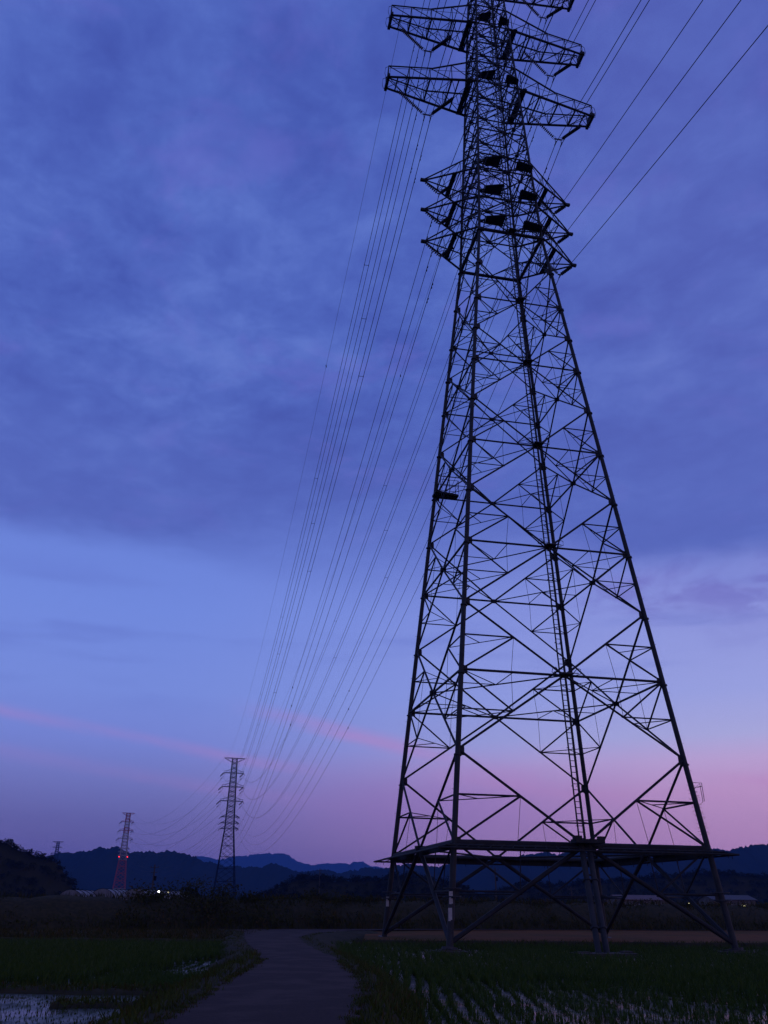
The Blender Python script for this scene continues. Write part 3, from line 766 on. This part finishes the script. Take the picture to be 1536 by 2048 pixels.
# concrete footings
foot_lab = {(-1, -1): 'low concrete footing under the front left pylon leg', (1, -1): 'low concrete footing under the far right pylon leg', (1, 1): 'concrete footing under the hidden back leg behind the access pipes', (-1, 1): 'low concrete footing under the leftmost pylon leg'}
for sx, sy in CORN:
    b = MB(); b.box((0, 0, -.1), (1.9, 1.9, .7)); b.box((0, 0, .27), (1.75, 1.75, .05))
    for _ in range(1): b.box((0, 0, .32), (1.0, 1.0, .08))
    p = TW(sx * hw(ZF), sy * hw(ZF), -.24); o = b.build('concrete_footing', 'concrete'); o.location = p; o.rotation_euler = (0, 0, YAW)
    tag(o, foot_lab[(sx, sy)], 'footing', 'footings under the pylon legs')
b = MB(); b.box((0, 0, 0), (3.2, 1.3, .36)); b.box((1.3, .1, .2), (.5, .5, .12)); b.box((-1.1, -.1, .2), (.8, .4, .06))
o = b.build('concrete_slab', 'concrete'); o.location = TW(-1.2, -11.4, -.06); o.rotation_euler = (0, 0, YAW); tag(o, 'flat concrete slab under the two access pipes', 'slab')

# ------------------------------------------------------------------ insulators (V strings)
def ins_string(b, p, q, r_, n):
    p, q = Vector(p), Vector(q); b.tube(p, q, .025, n=6)
    for i in range(n):
        t = lerp(.10, .92, i / (n - 1)); c = lerp(p, q, t); d = (q - p).normalized()
        b.tube(c - d * .035, c + d * .02, r_, r_ * .45, n=10)
lev = ['lowest', 'middle', 'upper']
sides = {-1: 'left', 1: 'right'}
YOKE = {}
for i, (z, L) in enumerate(zip(ZBIG, LBIG)):
    for sx in (-1, 1):
        ay = 6.5 if sx < 0 else 6.72; ay -= .15 * i
        o = thing('insulator', TW(sx * ay, 0, z - 3.35), 'V-shaped pair of ribbed insulators under the %s %s long arm' % (lev[i], sides[sx]), 'insulator', YAW, 'V insulators of the near pylon')
        out, inn = Vector((sx * (L - .95 - ay), 0, 2.6)), Vector((-sx * (ay - 3.75), 0, 3.0))
        lft, rgt = (out, inn) if sx < 0 else (inn, out)
        b = MB(); ins_string(b, lft, (-.33, 0, .0), .17, 17); b.build('insulator_string', 'porcelain', o)
        b = MB()
        for dy in (-.11, .11): ins_string(b, rgt + Vector((0, dy, 0)), (.33, dy * .4, .06), .135, 34)
        b.build('insulator_string', 'porcelain', o)
        b = MB(); b.box((0, 0, -.02), (.75, .05, .16))
        for s in (-1, 1):
            b.tube((s * .3, 0, -.05), (s * .3, 0, -.62), .035, n=6); b.box((s * .3, 0, -.62), (.08, .5, .1))
            b.ring((s * .42, 0, .12), .22, .02, 'y')
        b.build('yoke', 'weathered_steel', o)
        YOKE[(i, sx)] = TW(sx * ay, 0, z - 3.97)
YOKS = {}
for i, z in enumerate(ZSM):
    for sx in (-1, 1):
        ay = 5.5
        o = thing('insulator', TW(sx * ay, 0, z - 1.3), 'small V of ribbed insulators under the %s short arm on the %s' % (['lowest', 'middle', 'upper'][i], sides[sx]), 'insulator', YAW, 'V insulators of the near pylon')
        b = MB(); ins_string(b, (sx * 1.25, 0, 1.15), (sx * .12, 0, .03), .17, 7); b.build('insulator_string', 'porcelain', o)
        b = MB(); ins_string(b, (-sx * 1.2, 0, 1.25), (-sx * .12, 0, .05), .16, 12); b.build('insulator_string', 'porcelain', o)
        b = MB(); b.box((0, 0, 0), (.34, .05, .12)); b.tube((0, 0, 0), (0, 0, -.22), .03); b.box((0, 0, -.24), (.07, .4, .08)); b.build('yoke', 'weathered_steel', o)
        YOKS[(i, sx)] = TW(sx * ay, 0, z - 1.55)

# ------------------------------------------------------------------ distant pylons
def far_pylon(px, y, k, label, yaw, painted=False, detail=True):
    """k: level heights in metres above eye for T, F, E, D, c, b, a"""
    base = at(px[0], px[1], y); x0 = base.x
    o = thing('transmission_pylon', (x0, y, 0), label, 'pylon', yaw, 'pylons further along the line')
    T, Fz, Ez, Dz, c_, b_, a_ = [z + EYE for z in k['z']]
    wb, wa, wt = k['w']; z0 = -.3
    def w(z): return lerp(wb, wa, (z - z0) / (a_ - z0)) if z < a_ else lerp(wa, wt, (z - a_) / (T - a_))
    def P(fc, u, z): q = w(z); return Vector([(u * q, -q, z), (q, u * q, z), (-u * q, q, z), (-q, -u * q, z)][fc])
    bands = 9
    def mi(z):
        if not painted: return 0
        if z > .60 * T or z < .2 * T: return 1 if (z > .60 * T and int((z / T - .60) * 20) % 4 == 1) or z < .2 * T else (0 if z > .78 * T else 1)
        return 0 if int((z / T - .2) * 10) % 4 in (0, 1, 2) else 1
    mats = ['red_paint', 'white_paint'] if painted else ['far_steel']
    rl, rb = k.get('r', (.27, .145))
    lv = [z0] + [z0 + (a_ - z0) * t for t in (.16, .33, .49, .64, .78, .90, 1.0)] + [b_, c_]
    n = 3
    for (za, zb2) in ((c_, Dz), (Dz, Ez), (Ez, Fz), (Fz, T)):
        lv += [lerp(za, zb2, (i + 1) / n) for i in range(n)]
    for sx, sy in CORN:
        b = MB()
        for za, zb2 in zip(lv, lv[1:]): b.tube((sx * w(za), sy * w(za), za), (sx * w(zb2), sy * w(zb2), zb2), rl, n=5, mi=mi((za + zb2) / 2))
        b.build('leg', mats, o)
    for fc in range(4):
        b = MB()
        for za, zb2 in zip(lv, lv[1:]):
            m_ = mi((za + zb2) / 2); zm = (za + zb2) / 2
            b.tube(P(fc, -1, zb2), P(fc, 1, zb2), rb, n=4, mi=m_)
            for s in (-1, 1):
                b.tube(P(fc, 0, zb2), P(fc, s, zm), rb, n=4, mi=m_); b.tube(P(fc, s, zm), P(fc, 0, za), rb, n=4, mi=m_)
                b.tube(P(fc, s, zm), P(fc, s * .5, lerp(zm, zb2, .5)), rb * .6, n=4, mi=m_); b.tube(P(fc, -s, za), P(fc, s, zb2), rb * .55, n=4, mi=m_)
        b.build('bracing', mats, o)
    ends = {}
    for nm, z, L, dz in (('T', T, k['arm'][0], -2.6), ('F', Fz, k['arm'][1], 2.4), ('E', Ez, k['arm'][2], 2.4), ('D', Dz, k['arm'][3], 2.4), ('c', c_, k['arm'][4], 1.5), ('b', b_, k['arm'][4], 1.5), ('a', a_, k['arm'][4], 1.5)):
        for sx in (-1, 1):
            b = MB(); big = nm in 'FED'; hwid = .6 if big else .1
            for sy in (-1, 1):
                q = w(z); b.tube((sx * q, sy * q, z), (sx * L, sy * hwid, z), rb * 1.35, n=4, mi=mi(z))
                zt_ = z + dz; q2 = w(zt_)
                if big:
                    b.tube((sx * q2, sy * q2, zt_), (sx * L * .72, sy * hwid, z + 1.3), rb * .7, n=4, mi=mi(z)); b.tube((sx * L * .72, sy * hwid, z + 1.3), (sx * L, sy * hwid, z + 1.0), rb * .5, n=4, mi=mi(z))
                    for t in (.45, .72, 1.0): b.tube((sx * L * t, sy * hwid, z), (sx * L * t, sy * hwid, z + 1.3), rb * .5, n=4, mi=mi(z))
                else:
                    b.tube((sx * q2, sy * q2, zt_), (sx * L, 0, z), rb, n=4, mi=mi(z))
                    b.tube((sx * lerp(w(z), L, .5), 0, z), (sx * lerp(q2, L, .5), 0, lerp(zt_, z, .5)), rb * .6, n=4, mi=mi(z))
            b.build('cross_arm', mats, o)
            ends[(nm, sx)] = o.location + Matrix.Rotation(yaw, 3, 'Z') @ Vector((sx * L, 0, z))
            if nm != 'T' and detail:
                s_ = 1.0 if big else .55
                for p, q, r_ in (((sx * L, .3, z), (sx * L - 2.0 * s_, 3.9 * s_, z - 1.9 * s_), .30 * s_ + .04), ((sx * L, -.3, z), (sx * L + .5 * s_, -3.8 * s_, z - 1.7 * s_), .17 * s_ + .03)):
                    b = MB(); b.tube(p, q, r_, n=6); b.build('insulator_string', 'porcelain', o)
                if big:
                    b = MB(); b.tube((sx * L - .9, 1.2, z - 3.1), (sx * L - 1.9, 2.2, z - 4.1), .17, n=6); b.tube((sx * L - .9, 1.2, z - 3.1), (sx * L - .2, .2, z), .05, n=5); b.build('jumper', 'porcelain', o)
    if painted:
        for sx in (-1, 1):
            zz = EYE + at(px[0], 1714, y).z - EYE; b = MB()
            c = Vector((sx * (w(zz) + .9), -w(zz) - .3, zz)); b.tube(c + Vector((0, 0, -.45)), c + Vector((0, 0, .45)), .42, .34, n=10)
            lamp = b.build('warning_light', 'lamp_red', o)
            b = MB(); b.tube(c + Vector((0, 0, -.75)), c + Vector((0, 0, -.45)), .35, n=8); b.tube(c + Vector((-sx * 1.2, 0, -.6)), c + Vector((0, 0, -.6)), .1, n=5); b.build('bracket', 'far_steel', lamp)
    return o, ends
def lev_at(ys_, u, y): return [at(u, v, y).z - EYE for v in ys_]
Y2 = 600.0
t2, ends2 = far_pylon((459, 1650), Y2, dict(z=lev_at((1516.5, 1546, 1573.5, 1602, 1634, 1646, 1657.5), 462, Y2), w=(7.6, 2.95, 1.55), arm=(7.1, 6.6, 7.0, 7.5, 6.0)), 'grey lattice pylon in the middle distance, nearest beyond the big one', radians(13))
Y3 = 985.0
t3, ends3 = far_pylon((249, 1690), Y3, dict(z=lev_at((1626, 1643.7, 1660.8, 1677.4, 1697, 1704, 1711), 252, Y3), w=(7.4, 3.3, 1.9), arm=(6.6, 6.3, 6.9, 7.3, 5.6), r=(.34, .19)), 'red and white painted pylon with two red warning lights', radians(20), painted=True)
Y4 = 1360.0
t4, ends4 = far_pylon((114, 1700), Y4, dict(z=lev_at((1683, 1695, 1707, 1719, 1731, 1737, 1743), 116, Y4), w=(7.5, 3.2, 1.7), arm=(7.6, 6.8, 7.2, 7.6, 6.0), r=(.42, .24)), 'faint farthest pylon half hidden behind the mountains ridge at left', radians(22), detail=False)
t4['label'] = 'faint farthest pylon just above the dark wooded hill at left'

# ------------------------------------------------------------------ power lines
CD = Vector((.1366, -.9906, 0)); CM, CK = .318, 4.5e-4      # back over the viewer's head
def span(p, q, k, n=60):
    """parabola p -> q with curvature k"""
    p, q = Vector(p), Vector(q); h = Vector((q.x - p.x, q.y - p.y, 0)); S = h.length
    m_ = (q.z - p.z - k * S * S) / S; out = []
    for i in range(n + 1):
        s = S * (i / n); out.append(Vector((p.x + h.x * i / n, p.y + h.y * i / n, p.z + m_ * s + k * s * s)))
    return out
def back(p, n=24, S=250):
    return [Vector((p.x, p.y, p.z)) + CD * (S * i / n) + Vector((0, 0, -CM * (S * i / n) + CK * (S * i / n) ** 2)) for i in range(n, 0, -1)]
def point_at(pts, s):
    acc = 0
    for a, c in zip(pts, pts[1:]):
        l = (Vector((c.x, c.y, 0)) - Vector((a.x, a.y, 0))).length
        if acc + l >= s: return lerp(a, c, (s - acc) / l)
        acc += l
    return pts[-1]
def dampers(o, pts, ss):
    for s in ss:
        b = MB(); c = point_at(pts, s); d = (point_at(pts, s + .4) - c).normalized()
        b.tube(c + Vector((0, 0, -.16)) - d * .28, c + Vector((0, 0, -.16)) - d * .12, .055, n=6); b.tube(c + Vector((0, 0, -.16)) + d * .12, c + Vector((0, 0, -.16)) + d * .28, .055, n=6)
        b.tube(c + Vector((0, 0, -.16)) - d * .2, c + Vector((0, 0, -.16)) + d * .2, .012, n=4); b.tube(c, c + Vector((0, 0, -.16)), .02, n=4)
        b.build('damper', 'wire_metal', o)
names_big = ['D', 'E', 'F']; KK = 3.9e-4
for i in range(3):
    for sx in (-1, 1):
        p = YOKE[(i, sx)]; q = ends2[(names_big[i], sx)] + Vector((0, -2.4, -1.9))
        o = thing('power_line', p, 'pair of wires with spacers hung from the %s %s long arm' % (lev[i], sides[sx]), 'power line', 0, 'twin power lines of the near pylon')
        side = .3
        paths = []
        for s in (-1, 1):
            off = E1 * (s * side)
            fwd = span(p + off, q + E1 * (s * .22), KK, 80); bk = back(p + off)
            pts = [v - p for v in bk + fwd]; paths.append([v - p for v in fwd])
            b = MB(); b.poly(pts, .033, 5); b.build('wire', 'wire_metal', o)
            dampers(o, paths[-1], (3.2 + .5 * s, 5.6 + .5 * s))
        for n_, s in enumerate((33.3, 80.7, 138.2, 196, 254, 312, 370, 428, 486)):
            c0, c1 = point_at(paths[0], s), point_at(paths[1], s)
            b = MB(); b.tube(Vector((0, 0, 0)), c1 - c0, .03, n=5); b.tube(Vector((0, 0, 0)) - Vector((0, .12, 0)), Vector((0, .12, 0)), .045, n=6); b.tube(c1 - c0 - Vector((0, .12, 0)), c1 - c0 + Vector((0, .12, 0)), .045, n=6)
            sp = b.build('spacer', 'wire_metal', o); sp.location = c0
for i in range(3):
    for sx in (-1, 1):
        p = YOKS[(i, sx)]; q = ends2['abc'[i], sx] + Vector((0, -1.4, -.6))
        fwd = span(p, q, KK * .97, 80); bk = back(p)
        o = thing('power_line', p, 'single wire hung from the %s short arm on the %s' % (lev[i], sides[sx]), 'power line', 0, 'single power lines of the near pylon')
        b = MB(); b.poly([v - p for v in bk + fwd], .028, 5); b.build('wire', 'wire_metal', o)
        dampers(o, [v - p for v in fwd], (2.8, 4.4))
        for s in (110, 260):
            b = MB(); c = point_at(fwd, s) - p; b.tube(c - Vector((0, .3, .06)), c + Vector((0, .3, -.06)), .10, n=6); b.build('wire_weight', 'wire_metal', o)
for sx in (-1, 1):
    p = TW(sx * 6.7, 0, ZTOP + .5); q = ends2[('T', sx)]
    o = thing('power_line', p, 'thin %s ground wire strung from the very top of the near pylon' % ('leftmost' if sx < 0 else 'right hand'), 'power line', 0, 'ground wires')
    fwd = span(p, q, 3.1e-4, 80); b = MB(); b.poly([v - p for v in back(p) + fwd], .020, 5); b.build('wire', 'wire_metal', o)
    c = point_at(fwd, 70) - p; b = MB(); b.tube(c - Vector((0, .3, .05)), c + Vector((0, .3, -.05)), .09, n=6); b.build('wire_weight', 'wire_metal', o)
far_words = {'T': 'top', 'F': 'upper long', 'E': 'middle long', 'D': 'lowest long', 'c': 'upper short', 'b': 'middle short', 'a': 'lowest short'}
for nm in 'TFEDcba':
    for sx in (-1, 1):
        p = ends2[(nm, sx)] + Vector((0, 2.2 if nm != 'T' else 0, -1.7 if nm != 'T' else 0)); q = ends3[(nm, sx)] + Vector((0, -2, -1.6))
        b = MB(); b.poly([v - p for v in span(p, q, 5.2e-4, 40)], .06 if nm in 'FED' else .04, 4); o = b.build('power_line', 'wire_metal'); o.location = p
        tag(o, 'far wire sagging from the %s %s arm of the middle pylon' % (sides[sx], far_words[nm]), 'power line', 'far power lines')

# ------------------------------------------------------------------ small things in the distance
def utility_pole(u, v0, y, label):
    p = at(u, v0, y); h = p.z + .3
    o = thing('utility_pole', (p.x, y, -.3), label, 'utility pole', 0, 'utility poles')
    b = MB(); b.tube((0, 0, 0), (0, 0, h), .24, .15, n=8); b.build('pole', 'concrete', o)
    b = MB(); b.box((0, 0, h - .6), (1.8, .12, .12)); b.box((0, 0, h - 1.6), (1.4, .12, .12)); b.build('pole_arm', 'weathered_steel', o)
    b = MB()
    for x in (-.8, 0, .8): b.tube((x, 0, h - .54), (x, 0, h - .25), .07, n=6)
    b.build('pole_insulator', 'porcelain', o)
    b = MB(); b.tube((.35, 0, h - 3.2), (.35, 0, h - 2.3), .28, n=8); b.build('transformer', 'far_steel', o)
utility_pole(310, 1729, 200, 'thin dark utility pole beside the bright lamp at left')
utility_pole(640, 1737, 320, 'thin pole on top of the low wooded knoll')
utility_pole(990, 1735, 240, 'utility pole seen through the middle of the pylon base')
utility_pole(1142, 1774, 240, 'shorter utility pole just left of the access pipes')
# plastic greenhouses beyond the bank
def greenhouse(u0, u1, vtop, y, ln, label):
    a, c = at(u0, vtop, y), at(u1, vtop, y); w_ = c.x - a.x; h = a.z + .3; n = 10
    o = thing('greenhouse', ((a.x + c.x) / 2, y, -.3), label, 'greenhouse', radians(-6), 'greenhouses')
    prof = [(-w_ / 2, h * .45)] + [(-w_ / 2 * cos(pi * i / n), h * .45 + h * .55 * sin(pi * i / n)) for i in range(1, n)] + [(w_ / 2, h * .45)]
    b = MB(); ns = 12
    for j in range(ns):
        for p, q in zip(prof, prof[1:]):
            b.face([(p[0], ln * j / ns, p[1]), (q[0], ln * j / ns, q[1]), (q[0], ln * (j + 1) / ns, q[1]), (p[0], ln * (j + 1) / ns, p[1])])
    b.build('roof', 'film_roof', o, smooth=True)
    b = MB(); pts = [(x, -.003, z) for x, z in [(-w_ / 2, 0)] + prof + [(w_ / 2, 0)]]; b.face(pts); b.face([(x, ln + .003, z) for x, y_, z in reversed(pts)])
    for s in (-1, 1): b.face([(s * w_ / 2, 0, 0), (s * w_ / 2, ln, 0), (s * w_ / 2, ln, h * .45), (s * w_ / 2, 0, h * .45)])
    b.build('wall', 'film_roof', o)
    b = MB()
    for j in range(ns + 1): b.poly([(x * 1.01, ln * j / ns, z * 1.01) for x, z in prof], .04, 4)
    b.build('hoop', 'far_steel', o)
    b = MB(); b.box((0, -.05, 1.0), (w_ * .3, .06, 2.0)); b.build('door', 'weathered_steel', o)
greenhouse(112, 172, 1779, 150, 24, 'leftmost pale plastic greenhouse below the wooded hill')
greenhouse(176, 236, 1777, 156, 24, 'middle pale plastic greenhouse under the red and white pylon')
greenhouse(240, 302, 1777, 162, 24, 'pale plastic greenhouse nearest the bright white lamp')
def lamp_post(u, v, y, m_, label, r_=.22):
    p = at(u, v, y); o = thing('street_lamp', (p.x, y, -.3), label, 'street lamp', 0, 'distant lamps')
    h = p.z + .3
    b = MB(); b.tube((0, .2, 0), (0, .2, h + .3), .08, .06, n=6); b.tube((0, .2, h + .3), (0, -.1, h + .3), .05, n=5); b.build('pole', 'far_steel', o)
    b = MB(); b.box((0, -.05, h + r_ + .03), (r_ * 2.2, r_ * 2, .08)); hd = b.build('lamp_head', 'far_steel', o)
    b = MB(); b.tube((0, -.05, h - r_), (0, -.05, h + r_), r_ * .7, r_, n=10); b.build('bulb', m_, hd)
lamp_post(318, 1783, 160, 'lamp_white', 'bright white lamp shining at the right end of the greenhouses', .18)
lamp_post(337, 1785, 165, 'lamp_yellow', 'tiny dim lamp right beside the bright white one', .08)
lamp_post(1378, 1807, 240, 'lamp_yellow', 'small dim lamp glowing left of the far right pylon leg', .13)
def house(u0, u1, vtop, veave, y, ln, wallm, roofm, label, lit=False):
    a, c = at(u0, vtop, y), at(u1, veave, y); w_ = at(u1, vtop, y).x - a.x; h = a.z + .3; e = c.z + .3
    o = thing('house', ((a.x * 2 + w_) / 2, y, -.3), label, 'house', radians(8))
    b = MB(); X = w_ / 2
    b.face([(-X, 0, 0), (X, 0, 0), (X, 0, e), (-X, 0, e)]); b.face([(X, ln, 0), (-X, ln, 0), (-X, ln, e), (X, ln, e)])
    for s in (-1, 1): b.face([(s * X, 0, 0), (s * X, ln, 0), (s * X, ln, e), (s * X, ln / 2, h), (s * X, 0, e)])
    b.build('wall', wallm, o)
    b = MB()
    for s, y0 in ((-1, -.5), (1, ln + .5)):
        b.slab([(-X - .4, y0, e - .1), (X + .4, y0, e - .1), (X + .4, ln / 2, h + .12), (-X - .4, ln / 2, h + .12)][::(1 if s < 0 else -1)], .14)
    b.build('roof', roofm, o)
    for i, x in enumerate((-.55, -.1, .42)):
        b = MB(); b.box((x * X, -.03, e * .58), (w_ * .15, .06, e * .36)); f_ = b.build('window', 'white_plate', o)
        b = MB(); b.box((x * X, -.065, e * .58), (w_ * .12, .02, e * .28)); b.build('pane', 'lamp_yellow' if lit and i == 2 else 'glass_dark', f_)
    b = MB(); b.box((.75 * X, -.03, 1.0), (.9, .06, 2.0)); b.build('door', 'weathered_steel', o)
house(1422, 1512, 1790, 1799, 250, 8, 'plaster', 'roof_tile', 'pale low house with one lit yellow window at the right edge', True)
house(1236, 1338, 1790, 1799, 250, 9, 'plaster', 'rusty_roof', 'low shed with a reddish roof seen inside the pylon base')

# ------------------------------------------------------------------ evening haze
b = MB(); b.box(((GB[0] + GB[1]) / 2, (GB[2] + GB[3]) / 2, 165), (GB[1] - GB[0] + 200, GB[3] - GB[2] + 200, 333))
MAT['haze'] = bpy.data.materials.new('haze'); MAT['haze'].use_nodes = True
t = MAT['haze'].node_tree; t.nodes.clear()
pvn = t.nodes.new('ShaderNodeVolumePrincipled'); pvn.inputs['Color'].default_value = (.18, .44, 1.0, 1)
pvn.inputs['Density'].default_value = RHO; pvn.inputs['Anisotropy'].default_value = 0.0
mo = t.nodes.new('ShaderNodeOutputMaterial'); t.links.new(pvn.outputs[0], mo.inputs['Volume'])
tag(b.build('haze', 'haze'), 'thin blue evening haze filling the valley', 'haze', kind='stuff')
